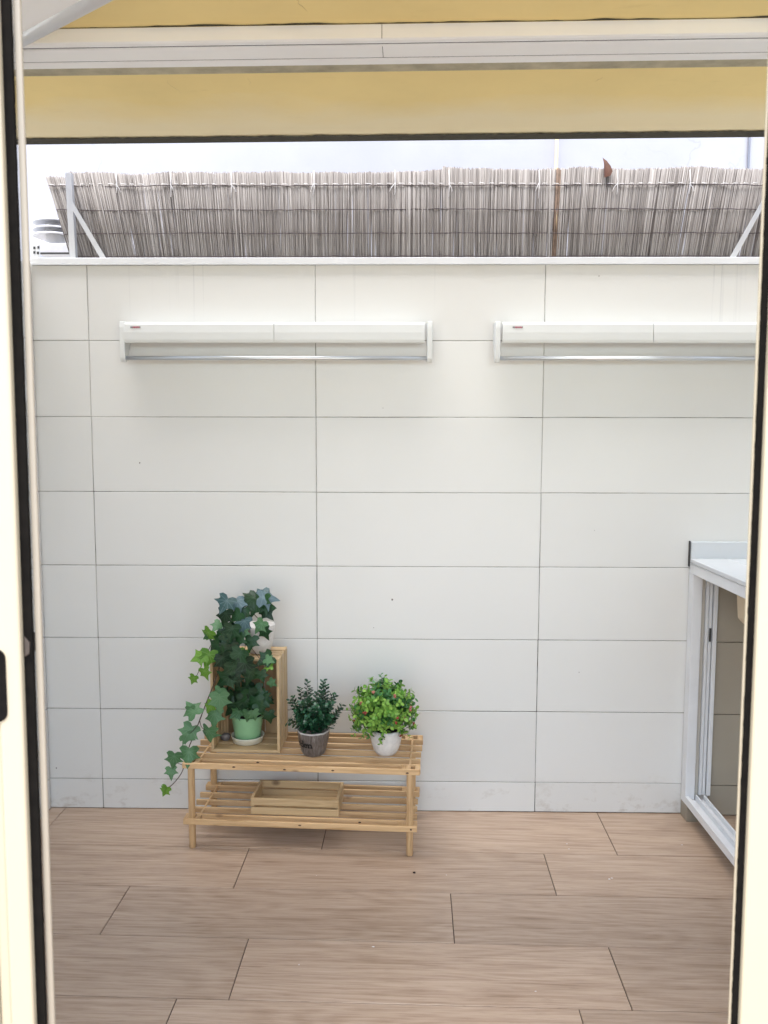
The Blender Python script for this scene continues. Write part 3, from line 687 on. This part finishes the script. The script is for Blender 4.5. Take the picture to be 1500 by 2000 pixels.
trail = [(365, 1315, 205, 45, 35, 1, -.07), (365, 1350, 120, 190, 5, 1, -.07), (545, 1310, 140, 150, 8, 2, -.06), (645, 1270, 230, 185, 5, 1, -.06), (640, 1180, 150, 170, 5, 1, -.055), (590, 1425, 205, 185, 15, 1, -.065),
         (535, 1585, 205, 175, -5, 1, -.075), (335, 1570, 210, 150, 30, 1, -.085), (340, 1600, 150, -120, 10, 1, -.08), (340, 1800, 215, 175, 18, 1, -.095), (195, 1830, 175, 165, 8, 1, -.10), (170, 1950, 130, 190, 40, 1, -.105),
         (110, 2130, 120, 150, 10, 2, -.11), (95, 2095, 75, 60, 10, 2, -.11)]
ivy(trail, D, Y1)
extra = []
for i in range(9):                                           # the dense hanging curtain
    extra.append((random.gauss(740, 55), random.uniform(520, 1000), random.uniform(110, 200), random.uniform(130, 230), random.uniform(-5, 40), 0, random.uniform(-.035, .03)))
ivy(extra, D, Y1)
for k, nm in ((0, 'dark_leaves'), (1, 'green_leaves'), (2, 'lime_leaves'), (3, 'sheen_leaves')):
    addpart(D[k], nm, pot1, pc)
st = mb('stem')
def vine(pts, y0, y1, r=.0019):
    n = len(pts); P_ = [cpt(a, b, y0+(y1-y0)*i/(n-1)) for i, (a, b) in enumerate(pts)]
    # smooth
    for _ in range(2):
        Q = [P_[0]]
        for a, b in zip(P_, P_[1:]): Q += [a*.75+b*.25, a*.25+b*.75]
        P_ = Q+[P_[-1]]
    st.tube(P_, [r*(1-.45*i/len(P_)) for i in range(len(P_))], 6)
vine([(900, 420), (760, 470), (660, 560), (590, 640), (530, 760), (500, 820), (440, 960), (400, 1040)], -.20, -.285)
vine([(820, 430), (720, 520), (640, 620), (640, 800), (650, 900), (585, 1090), (500, 1300), (440, 1460), (385, 1600), (335, 1720), (300, 1880), (270, 1960), (190, 2060), (120, 2110)], -.19, -.345, .0028)
vine([(470, 1340), (455, 1375), (430, 1360)], -.30, -.305, .0015); vine([(450, 1440), (465, 1500), (500, 1530)], -.305, -.31, .0016)
vine([(430, 1480), (390, 1530), (360, 1560)], -.31, -.315, .0015); vine([(300, 1880), (260, 1860), (220, 1850)], -.33, -.335, .0014)
vine([(900, 430), (905, 600), (895, 720), (880, 800)], -.19, -.262, .0018); vine([(930, 430), (945, 600), (935, 700), (1010, 800), (1060, 860)], -.19, -.262, .0018)
vine([(1020, 880), (1030, 1000), (1060, 1150)], -.255, -.27, .0016); vine([(930, 330), (980, 400), (1080, 500), (1130, 560)], -.15, -.21, .0022)
addpart(st, 'stem', pot1, pc)

# green pot in the crate, on a saucer
gc = crate.matrix_basis @ Vector((.122, .092, TK+.0008))
sa = mb('saucer'); sa.lathe([(.051, 0), (.057, .002), (.0625, .022), (.0655, .0275), (.0625, .0275), (.0590, .020), (.054, .006), (.01, .005)], (0, 0, 0), 56)
tag(sa.build('saucer', loc=gc), 'round cream saucer under the mint green pot', 'saucer')
gp = gc + Vector((0, 0, .0062))
green = thing('green_pot_ivy', gp, 'dark leafy plant in a mint green pot inside the tall crate', 'potted plant')
b_ = mb('pot_green'); b_.lathe([(.046, 0), (.0485, .002), (.0545, .045), (.0625, .098), (.0640, .104), (.0612, .104), (.058, .09), (.02, .088)], (0, 0, 0), 56); b_.build('pot', parent=green)
mb('soil').lathe([(.058, .0885), (.056, .0925), (.01, .094)], (0, 0, 0), 32).build('soil', parent=green)
A2, B2 = mb('ivy_dark'), mb('ivy_mid'); D2 = {0: A2, 1: B2}; Yg = gc.y
dk = [(900, 1190, 210, 160, 10, 0, -.05), (1010, 1190, 210, 200, 8, 0, -.05), (800, 1230, 220, 140, 10, 0, -.05), (1080, 1230, 190, -130, 8, 0, -.05), (760, 1320, 200, 130, 30, 0, -.055), (880, 1290, 210, 175, 12, 0, -.06), (990, 1300, 220, 190, 10, 0, -.06),
      (915, 1400, 140, 175, 5, 1, -.078), (985, 1390, 130, 190, 5, 1, -.078), (1130, 1410, 150, -165, 8, 0, -.05), (1050, 1330, 160, 200, 12, 0, -.06), (800, 1370, 150, 120, 45, 1, -.075), (840, 1160, 120, 170, 8, 0, -.05), (1130, 1250, 120, -120, 8, 0, -.05), (740, 1220, 150, 140, 5, 0, -.03), (950, 1240, 230, 180, 5, 0, -.045)]
ivy(dk, D2, Yg)
ivy([(random.gauss(920, 110), random.uniform(1130, 1340), random.uniform(120, 190), random.uniform(100, 260), random.uniform(-5, 45), 0, random.uniform(-.05, .04)) for _ in range(16)], D2, Yg)
addpart(A2, 'dark_leaves', green, gp); addpart(B2, 'green_leaves', green, gp)
s2 = mb('stem')
for i in range(9):
    a = random.uniform(0, 6.28); e_ = gp + Vector((math.cos(a)*.055, math.sin(a)*.04, random.uniform(.13, .19)))
    s2.tube([gp + Vector((math.cos(a)*.02, math.sin(a)*.02, .09)), gp + Vector((math.cos(a)*.04, math.sin(a)*.03, .125)), e_], .0016, 5)
addpart(s2, 'stem', green, gp)
b_ = mb('pebble'); b_.blob((0, 0, 0), .021, 2, .5, (1.0, .9, .75)); tag(b_.build('pebble', loc=crate.matrix_basis @ Vector((.031, .098, TK+.014))), 'dark stone in the crate behind the left edge of the saucer', 'pebble')

# grey bark-look pot with small-leaved shrub
sc_ = rk(.455, .118, TZ+.001)
shrub = thing('small_leaf_shrub', sc_, 'dark small leaved shrub in a grey bark look pot with lettering', 'potted plant')
PH = R(-90)
octm = lambda k, z: (1.035 if k % 4 == 0 else (0.985 if k % 4 == 2 else 1.0))
def potr(z): return .0455 + (.0625-.0455)*z/.100
b_ = mb('pot_grey'); b_.lathe([(.034, 0), (.040, .004), (.0455, .014), (.0500, .035), (potr(.06)+.0005, .062), (.0605, .094)], (0, 0, 0), 32, False, PH, octm)
b_.use('pot_rim'); b_.lathe([(.0605, .0935), (.0612, .0985), (.0588, .0998), (.0568, .0965), (.0545, .080), (.02, .079)], (0, 0, 0), 32, False, PH, octm); b_.build('pot', parent=shrub)
mb('soil').lathe([(.0535, .080), (.050, .0855), (.01, .088)], (0, 0, 0), 24, True, PH).build('soil', parent=shrub)
# lettering ("den" in sight, the first letters run round the side): strokes in (advance, height), laid on the pot
def arc(cx, cy, rx, ry, a0, a1, n=10): return [(cx+rx*math.cos(R(a0+(a1-a0)*i/n)), cy+ry*math.sin(R(a0+(a1-a0)*i/n))) for i in range(n+1)]
GL = {'G': ([arc(.45, .5, .38, .48, 40, 330), [(.82, .08), (.82, .45)], [(.55, .45), (.95, .45)]], 1.05),
      'a': ([arc(.34, .28, .27, .26, 0, 360, 14), [(.62, .55), (.62, .0), (.75, .0)]], .82),
      'r': ([[(.15, .55), (.15, 0)], [(0, 0), (.32, 0)], [(0, .53), (.15, .53)], arc(.36, .30, .21, .24, 180, 60, 6)], .62),
      'd': ([arc(.34, .28, .27, .27, 0, 360, 14), [(.62, 1.0), (.62, .0), (.78, .0)], [(.44, 1.0), (.62, 1.0)]], .78),
      'e': ([[(.08, .30), (.60, .30)], arc(.34, .28, .27, .27, 5, 320, 14)], .72),
      'n': ([[(.15, .55), (.15, 0)], [(0, 0), (.30, 0)], [(0, .53), (.15, .53)], arc(.36, .30, .21, .24, 180, 0, 8), [(.57, .30), (.57, 0)], [(.44, 0), (.74, 0)]], .80)}
lt = mb('ink'); HT = .0250; end_ang = -88.0
total = sum(GL[c][1] for c in 'Garden')*HT*.92
def onpot(s_, h):
    z = .044+h; r = .0533*1.02 + (z-.05)*.20 + .0012
    ang = R(end_ang) - (total - s_)/.054
    return Vector((math.cos(ang)*r, math.sin(ang)*r, z - .004*(s_-total)/total*0))
adv = 0.0; hw = .0024
for ch in 'Garden':
    strokes, wdt = GL[ch]
    for stp in strokes:
        dense = []
        for (a, b), (c, d) in zip(stp, stp[1:]):
            for i in range(3): dense.append((a+(c-a)*i/3, b+(d-b)*i/3))
        dense.append(stp[-1])
        vs = []
        for i, (a, b) in enumerate(dense):
            q0, q1 = dense[max(i-1, 0)], dense[min(i+1, len(dense)-1)]
            tx, ty = q1[0]-q0[0], q1[1]-q0[1]; L = math.hypot(tx, ty) or 1
            nx, ny = -ty/L*hw, tx/L*hw
            vs.append((lt.bm.verts.new(onpot(adv+a*HT+nx, b*HT+ny)), lt.bm.verts.new(onpot(adv+a*HT-nx, b*HT-ny))))
        lt._fin([lt.bm.faces.new((u0, l0, l1, u1)) for (u0, l0), (u1, l1) in zip(vs, vs[1:])])
    adv += wdt*HT*.92
lt.build('lettering', parent=shrub)
lv, sm = mb('shrub'), mb('stem')
def sprig(base, tip, n, size, mbk, bend, stem):
    base, tip = Vector(base), Vector(tip); d = tip-base
    side_ = d.cross(Vector((0, 0, 1))); side_ = side_.normalized() if side_.length > 1e-6 else Vector((1, 0, 0))
    P_ = [base + d*t_ + Vector((0, 0, bend*math.sin(t_*math.pi))) for t_ in [i/8 for i in range(9)]]
    stem.tube(P_, [.0013*(1-.6*i/8) for i in range(9)], 5)
    for i in range(n):
        t_ = .22 + .78*i/(n-1); k = t_*8; j = min(int(k), 7); p = P_[j].lerp(P_[j+1], k-j)
        tg = (P_[j+1]-P_[j]).normalized()
        for sgn in (0, 1):
            a = i*1.57 + sgn*3.14 + random.uniform(-.4, .4)
            x = tg.orthogonal().normalized(); y = tg.cross(x)
            out = (x*math.cos(a) + y*math.sin(a))*.85 + tg*random.uniform(.35, .8); out.normalize()
            zz = out.cross(tg.cross(out)); zz = (tg - out*tg.dot(out)).normalized(); xx = out.cross(zz)
            mtx = Matrix((xx, out, zz)).transposed().to_4x4(); mtx.translation = p
            mbk.leaf(mtx @ Matrix.Scale(size*random.uniform(.8, 1.15)*(1-.35*t_), 4), OVAL, .22, .18)
    return P_
sb = sc_
def spx(a, b, dy): return atY(a, b, sb.y+dy)
tips = [(585, 1345, 0), (600, 1332, .01), (632, 1330, .0), (637, 1340, -.01), (649, 1357, 0), (656, 1358, .01), (668, 1378, 0), (664, 1386, -.01), (566, 1368, 0), (571, 1362, .02), (562, 1412, -.02), (568, 1405, .01), (588, 1372, -.04), (604, 1362, -.03), (618, 1352, .03), (628, 1370, -.04), (645, 1385, -.04),
        (578, 1390, -.05), (600, 1402, -.075), (618, 1392, -.06), (640, 1402, -.05), (652, 1395, .02), (612, 1375, .0), (595, 1355, .04), (640, 1365, .04), (612, 1412, -.07), (585, 1412, -.065), (636, 1414, -.055), (606, 1345, .02), (622, 1362, -.02), (592, 1388, -.055), (608, 1384, -.07), (575, 1375, -.03), (598, 1368, -.05), (630, 1352, -.02), (648, 1372, -.03), (618, 1378, -.07), (582, 1400, -.06), (628, 1396, -.075), (646, 1400, -.05), (596, 1378, .02), (634, 1378, -.05)]
for (a, b, dy) in tips:
    tp = spx(a, b, dy); bs_ = sb + Vector((random.uniform(-.025, .025) + (tp.x-sb.x)*.25, random.uniform(-.02, .02)+dy*.3, .085))
    sprig(bs_, tp, max(7, int((tp-bs_).length/.0095)), .0265, lv, .006, sm)
addpart(lv, 'leaves', shrub, sc_); addpart(sm, 'stem', shrub, sc_)

# white rounded pot with a ball of bright leaves and red buds
wc = rk(.732, .142, TZ+.001)
ball = thing('topiary_ball', wc, 'round bright green leafy ball with red buds in a white pot', 'potted plant')
b_ = mb('pot_white'); b_.lathe([(.028, 0), (.036, .003), (.046, .016), (.0545, .040), (.0600, .068), (.0625, .092), (.0620, .102), (.0590, .102), (.056, .088), (.01, .086)], (0, 0, 0), 56); b_.build('pot', parent=ball)
mb('soil').lathe([(.057, .088), (.05, .094), (.01, .098)], (0, 0, 0), 28).build('soil', parent=ball)
bl, bd, bstem = mb('ball'), mb('ball_dark'), mb('stem')
bc = atY(750, 1388, wc.y); BR = .118
rng = random.Random(5)
for i in range(185):
    zc = 1 - 2*(i+.5)/185*0.88; a = i*2.39996
    rr = math.sqrt(max(0, 1-zc*zc)); d = Vector((rr*math.cos(a), rr*math.sin(a), zc))
    d = (d + Vector((rng.gauss(0, .12), rng.gauss(0, .12), rng.gauss(0, .12)))).normalized()
    R_ = BR*rng.uniform(.80, 1.12)
    tip = bc + Vector((d.x*R_*1.06, d.y*R_, d.z*R_*(.98 if d.z > 0 else .82)))
    base = bc + d*BR*.25
    sprig(base, tip, 6 if i % 3 else 7, rng.uniform(.024, .033), bd if i % 4 == 0 else bl, .004, bstem)
sprig(bc+Vector((0, 0, .07)), atY(744, 1318, wc.y-.01), 7, .022, bd, .0, bstem)
sprig(atY(748, 1420, wc.y-.07), atY(742, 1452, wc.y-.075), 5, .022, bl, .0, bstem)
for (a, b) in ((690, 1436), (706, 1441), (790, 1432), (812, 1420), (800, 1440), (688, 1424)): sprig(bc+Vector(((atY(a, b, wc.y)-bc).x*.7, -.02, -.06)), atY(a, b, wc.y-.03), 5, .022, bl, .004, bstem)
for (a, b, k) in ((772, 1359, 1), (706, 1373, 1), (712, 1391, 0), (692, 1408, 0), (800, 1386, 1), (776, 1403, 0), (774, 1411, 0), (807, 1413, 0), (790, 1402, 1), (782, 1436, 0), (803, 1380, 1), (730, 1352, 1)):
    p = atY(a, b, wc.y-.02); d = p-bc; s_ = math.sqrt(max(0, BR**2*1.05 - d.x**2 - d.z**2)); p = atY(a, b, bc.y - s_*.98)
    br = mb('berry_pale' if k else 'berry')
    for j in range(4): br.blob(p + Vector((rng.gauss(0, .0028), rng.gauss(0, .002), rng.gauss(0, .0028))), .0042, 1, .3)
    addpart(br, 'bud', ball, wc)
addpart(bl, 'bright_leaves', ball, wc); addpart(bd, 'deep_leaves', ball, wc); addpart(bstem, 'stem', ball, wc)

# ------------------------------------------------------------------ sink cabinet at the right
cab = thing('sink_cabinet', (1.50, -.02, 0), 'white outdoor sink cabinet with open sliding door frame at the right wall', 'cabinet')
def cbox(key, name, *bx, bev=.0012, par=cab):
    b_ = mb(key)
    for a, c in bx: b_.box((a[0]-1.50, a[1]+.02, a[2]), (c[0]-1.50, c[1]+.02, c[2]), bev)
    o = b_.build(name, parent=par); return o
YF = -1.70
cbox('worktop', 'worktop', ((1.495, YF, 1.052), (1.6400, -.0225, 1.0705)), ((2.005, YF, 1.052), (2.12, -.0225, 1.0705)), ((1.641, YF, 1.052), (2.004, -1.10, 1.0705)), ((1.641, -.215, 1.052), (2.004, -.0225, 1.0705)), bev=.003)
cbox('worktop', 'splashback', ((1.499, -.0215, 1.0515), (2.12, -.0015, 1.137)), bev=.002)
cbox('basin', 'basin', ((1.634, -1.106, .86), (1.642, -.209, 1.051)), ((2.002, -1.106, .86), (2.010, -.209, 1.051)), ((1.643, -1.106, .86), (2.001, -1.098, 1.051)), ((1.643, -.217, .86), (2.001, -.209, 1.051)), ((1.643, -1.097, .86), (2.001, -.218, .868)))
b_ = mb('basin')                                             # the sloping outer shell of the basin seen from below
b_.prism([(.100, 1.0505), (.5305, 1.0505), (.5305, .852), (.46, .80), (.19, .80), (.115, .87)], 1, -1.10, -.180, .012); b_.build('basin_shell', parent=cab)
cbox('alu', 'top_rail', ((1.500, YF, 1.010), (1.536, -.0035, 1.050)))
cbox('alu', 'post', ((1.4995, -.050, .0655), (1.538, -.0035, 1.009)))
cbox('cab_in', 'recess_board', ((1.5385, -.026, .09), (1.559, -.0035, 1.009)))
cbox('alu', 'door_stile', ((1.5595, -.036, .095), (1.572, -.0035, 1.009)), ((1.575, -.032, .095), (1.587, -.0035, 1.009)), ((1.590, -.040, .095), (1.606, -.0035, 1.009)))
cbox('dark', 'latch', ((1.577, -.0365, .735), (1.585, -.0325, .79)))
cbox('alu', 'bottom_track', ((1.500, YF, .066), (1.516, -.0505, .099)), ((1.5165, YF, .066), (1.541, -.0505, .082)), ((1.5415, YF, .066), (1.547, -.0505, .105)), ((1.5475, YF, .066), (1.574, -.0505, .084)), ((1.5745, YF, .066), (1.581, -.0505, .103)))
cbox('frame_dull', 'foot_block', ((1.500, -.075, .0005), (1.548, -.0035, .065)))
cbox('dark', 'joint', ((1.4935, -.012, 1.035), (1.4985, -.0022, 1.139)))
cbox('cab_shade', 'shaded_back', *[((1.609, -.0145, z0+.0015), (2.118, -.003, min(z1, 1.049)-.0015)) for z0, z1 in tile_rows() if z0 < 1.0], bev=.0012)
cbox('alu', 'front_post', ((1.500, YF, .0655), (1.536, YF+.05, 1.009)))
cbox('frame_dull', 'foot_block', ((1.500, YF, .0005), (1.548, YF+.07, .065)))

# ------------------------------------------------------------------ house: soffit, track, wall and sliding door (all turned with the floor)
def H(x, y): return ROT @ Vector((x, y, 0))
SZ = 2.45
so = thing('soffit', (0, 0, SZ), 'yellow plaster soffit with a mouldy lower edge over the door', 'soffit', rotz=TH)
b_ = mb('yellow'); b_.box((-2.4, -2.50, 0), (3.2, -.705, .16)); b_.build('slab', parent=so)
tag(mb('white_plaster').box((-2.4, -2.50, 0), (3.2, -.72, 1.5)).build('unseen_storey_blocker', loc=(0, 0, SZ+.161), rotz=TH), 'unseen white storey block added above the soffit to shape the light', 'light blocker')  # unseen block, added to keep rear sky and sun off the far wall
me_ = mb('mould'); x = -2.4                                    # ragged mouldy drip edge
lip = []
while x < 3.2:
    lip.append((x, -.742 + .006*noise.noise(Vector((x*14, 0, 0))) + .004*noise.noise(Vector((x*60, 3, 0))))); x += .006
for (x0, y0), (x1, y1) in zip(lip, lip[1:]):
    me_.poly([(x0, y0, -.0035), (x0, -.7035, -.006), (x1, -.7035, -.006), (x1, y1, -.0035)][::-1])
me_.box((-2.4, -.7035, -.006), (3.2, -.700, .03)); me_.build('mould_edge', parent=so)
b_ = mb('dull_strip'); b_.box((-2.4, -1.2705, -.006), (3.2, -1.176, .0)); b_.build('beige_strip', parent=so)  # duller beige band between the far rail and the thin dark line
for yb, am in ((-1.402, .0045), (-1.1755, .0028)):
    b_ = mb('mould'); x = -2.0; prev = None
    while x < 2.6:
        w_ = max(.0004, am*(.55 + 1.3*noise.noise(Vector((x*7, yb, 0))) + .9*noise.noise(Vector((x*31, yb, 2)))))
        cur = (b_.bm.verts.new((x, yb-w_, -.0012)), b_.bm.verts.new((x, yb+.002, -.0012)))
        if prev: b_._fin([b_.bm.faces.new((prev[0], prev[1], cur[1], cur[0]))])
        prev = cur; x += .009
    b_.build('mould_line', parent=so)
for (px, py, ln, wd) in ((590, 10, .06, .0025), (340, 170, .08, .0014), (487, 160, .04, .0014), (1170, 155, .03, .002)):
    p = atZ(px, py, SZ-.0012); p = ROT.inverted() @ p; k = mb('faint_mark'); a = random.uniform(-.6, .6)
    q = [Vector((p.x + math.sin(a)*ln*(i/5-.5) + random.gauss(0, .003), p.y + math.cos(a)*ln*(i/5-.5), -.0008)) for i in range(6)]
    k.tube(q, [wd*.10, wd*.2, wd*.14, wd*.2, wd*.12, wd*.05], 5); k.build('scratch', parent=so)
tr = thing('sliding_track', (0, 0, SZ), 'white aluminium double sliding track fixed under the yellow soffit', 'track', rotz=TH)
b_ = mb('bright_white'); ya = -1.3975
b_.box((-2.3, ya, -.0300), (3.1, ya+.004, -.0002), .0008)
b_.box((-2.3, ya+.004, -.0310), (3.1, ya+.0230, -.0200), .002); b_.build('near_rail', parent=tr)
b_ = mb('bright_white'); b_.box((-2.3, ya+.030, -.0320), (3.1, ya+.0895, -.016), .004, seg=2); b_.build('middle_rail', parent=tr)
b_ = mb('bright_white'); b_.box((-2.3, ya+.0965, -.0310), (3.1, ya+.1265, -.018), .002); b_.build('far_rail', parent=tr)
b_ = mb('dark'); b_.box((-2.3, ya+.0232, -.0285), (3.1, ya+.0298, -.0008)); b_.build('groove_shade', parent=tr); b_ = mb('dark'); b_.box((-2.3, ya+.0897, -.0285), (3.1, ya+.0963, -.0008)); b_.build('groove_shade', parent=tr)  # near-black boxes fill the grooves in place of their inner shade
jn = atZ(747, 90, SZ-.03); b_ = mb('seam'); jx = (ROT.inverted() @ jn).x
b_.box((jx-.0007, ya-.0004, -.0305), (jx+.0007, ya+.0003, -.001)); b_.build('joint', parent=tr); b_ = mb('seam'); b_.box((jx-.0007, ya+.034, -.0323), (jx+.0007, ya+.086, -.0319)); b_.build('joint', parent=tr)
# white bracket plate with a rounded grey edge, under the soffit at the top left
zb = 2.36
A0, B0 = atZ(30, 71, zb), atZ(175, -8, zb)
d0 = (B0-A0); A0 = A0 - d0*.9; B0 = B0 + d0*.8; nrm = Vector((-d0.y, d0.x, 0)).normalized()
if nrm.y > 0: nrm = -nrm
pb = thing('awning_arm', A0, 'white metal arm plate with a rounded grey edge slanting under the soffit', 'awning arm')
b_ = mb('bright_white'); b_.prism([(A0.x, A0.y), (B0.x, B0.y), ((B0+nrm*.25).x, (B0+nrm*.25).y), ((A0+nrm*.25).x, (A0+nrm*.25).y)], 2, zb-.004, zb+.012, .002); addpart(b_, 'plate', pb, A0)
b_ = mb('alu_grey'); b_.tube([A0 - nrm*.010, B0 - nrm*.010], .016, 20); addpart(b_, 'edge_tube', pb, A0)
for k in (.2, .8):
    q = A0.lerp(B0, k) + nrm*.12; b_ = mb('alu'); b_.tube([(q.x, q.y, zb+.011), (q.x, q.y, SZ-.0005)], .012, 14); addpart(b_, 'hanger', pb, A0)

# house wall with the door opening (the viewer stands inside)
DY = -2.40
hw_ = mb('house_plaster'); hw_.box((-2.4, DY-.11, -.055), (-1.75, DY+.10, SZ-.002))
tag(hw_.build('house_wall', rotz=TH), 'cream house wall left of the glazed sliding door', 'wall')
hw_ = mb('house_plaster'); hw_.box((2.35, DY-.11, -.055), (3.2, DY+.10, SZ-.002))
tag(hw_.build('house_wall', rotz=TH), 'cream house wall right of the glazed door front', 'wall')

LEANZ = .0040
ZB, ZT = .012, 2.43
YJ = -2.35
XL = -.1025
dr = thing('sliding_door', (XL-.0095, YJ, 0), 'cream sliding door edge with a dark pull slot at the left', 'door'); dr.rotation_euler = (0, LEANZ, TH)
fr = thing('door_frame', (XL+.0095, YJ, 0), 'narrow dull cream door frame strip beside the black seal at the left', 'door frame'); fr.rotation_euler = (0, LEANZ, TH)
b_ = mb('frame_dull'); b_.box((-.0105, .0016, ZB), (-.0028, .0062, ZT), .001); b_.box((-.16, .046, ZB), (-.060, .060, ZT), .001); b_.build('frame_strip', parent=fr)
b_ = mb('brush'); z = ZB                                        # ragged pile of the brush seal
while z < ZT:
    dz = .012; b_.box((-.0022, -.004, z), (.0082+random.uniform(-.00015, .0002), .0012, z+dz+.0003)); z += dz
b_.build('brush_seal', parent=dr)
b_ = mb('frame'); b_.box((-.030, -.012, ZB), (-.0024, .000, ZT), .004, seg=3); b_.box((-.0445, -.008, ZB), (-.0303, .004, ZT), .003, seg=2); b_.box((-.110, -.013, ZB), (-.0448, .036, ZT), .005, seg=3); b_.build('stile', parent=dr)
b_ = mb('glass'); b_.box((-1.55, .010, ZB+.05), (-.111, .016, ZT-.05)); b_.build('glass_pane', parent=dr)
b_ = mb('frame'); b_.box((-1.62, -.012, ZB), (-1.55, .036, ZT), .004); b_.box((-1.5498, -.010, ZB), (-.1105, .034, ZB+.06), .003); b_.box((-1.5498, -.010, ZT-.05), (-.1105, .034, ZT), .003); b_.build('outer_rails', parent=dr)
pz0, pz1 = atY(5, 1411, YJ-.014).z, atY(5, 1269, YJ-.014).z; px_ = atY(11, 1340, YJ-.014).x - (XL-.0095) - LEANZ*pz0
b_ = mb('brush'); hw2 = .011; pts = [(px_-hw2+hw2*math.cos(R(a)), pz1-hw2+hw2*math.sin(R(a))) for a in range(0, 181, 15)] + [(px_-hw2+hw2*math.cos(R(a)), pz0+hw2+hw2*math.sin(R(a))) for a in range(180, 361, 15)]
b_.prism(pts, 1, -.0138, -.006); b_.build('pull_slot', parent=dr)
zk0, zk1 = atY(61, 1286, YJ).z, atY(61, 1240, YJ).z
b_ = mb('steel'); b_.prism([(-.001, zk0+.003), (.0050, zk0+.007), (.0058, zk1-.008), (-.001, zk1)], 1, -.0055, .020, .0008); b_.build('latch', parent=dr)
# right side
XR = .7312
rr_ = thing('door_jamb', (XR, YJ, 0), 'cream door jamb with a ragged black seal at the right edge', 'door jamb'); rr_.rotation_euler = (0, -.003, TH)
b_ = mb('frame'); b_.box((-.0034, .0016, ZB), (.0010, .0050, ZT), .0006); b_.box((.060, .046, ZB), (.16, .060, ZT)); b_.build('frame_edge', parent=rr_)
b_ = mb('brush'); z = ZB
while z < ZT:
    dz = .007; b_.box((-.0013-max(0, random.gauss(0, .00022)), -.0040, z), (.0047, .0012, z+dz+.0003)); z += dz
b_.build('brush_seal', parent=rr_)
b_ = mb('frame'); b_.box((.0048, -.012, ZB), (.046, .000, ZT), .004, seg=3); b_.box((.0463, -.006, ZB), (.110, .036, ZT), .004, seg=2); b_.build('stile', parent=rr_)
b_ = mb('glass'); b_.box((.111, .010, ZB+.05), (1.50, .016, ZT-.05)); b_.build('glass_pane', parent=rr_)
b_ = mb('frame'); b_.box((1.50, -.012, ZB), (1.57, .036, ZT), .004); b_.box((.1105, -.010, ZB), (1.4998, .034, ZB+.06), .003); b_.box((.1105, -.010, ZT-.05), (1.4998, .034, ZT), .003); b_.build('outer_rails', parent=rr_)
rw = mb('bounce_cream'); rw.box((-3.4, -9.6, -.055), (4.2, -9.45, 2.3))  # added out of view to bounce warm light onto floor and tiles
tag(rw.build('unseen_bounce_wall'), 'unseen warm cream wall added behind the camera to bounce light', 'wall')
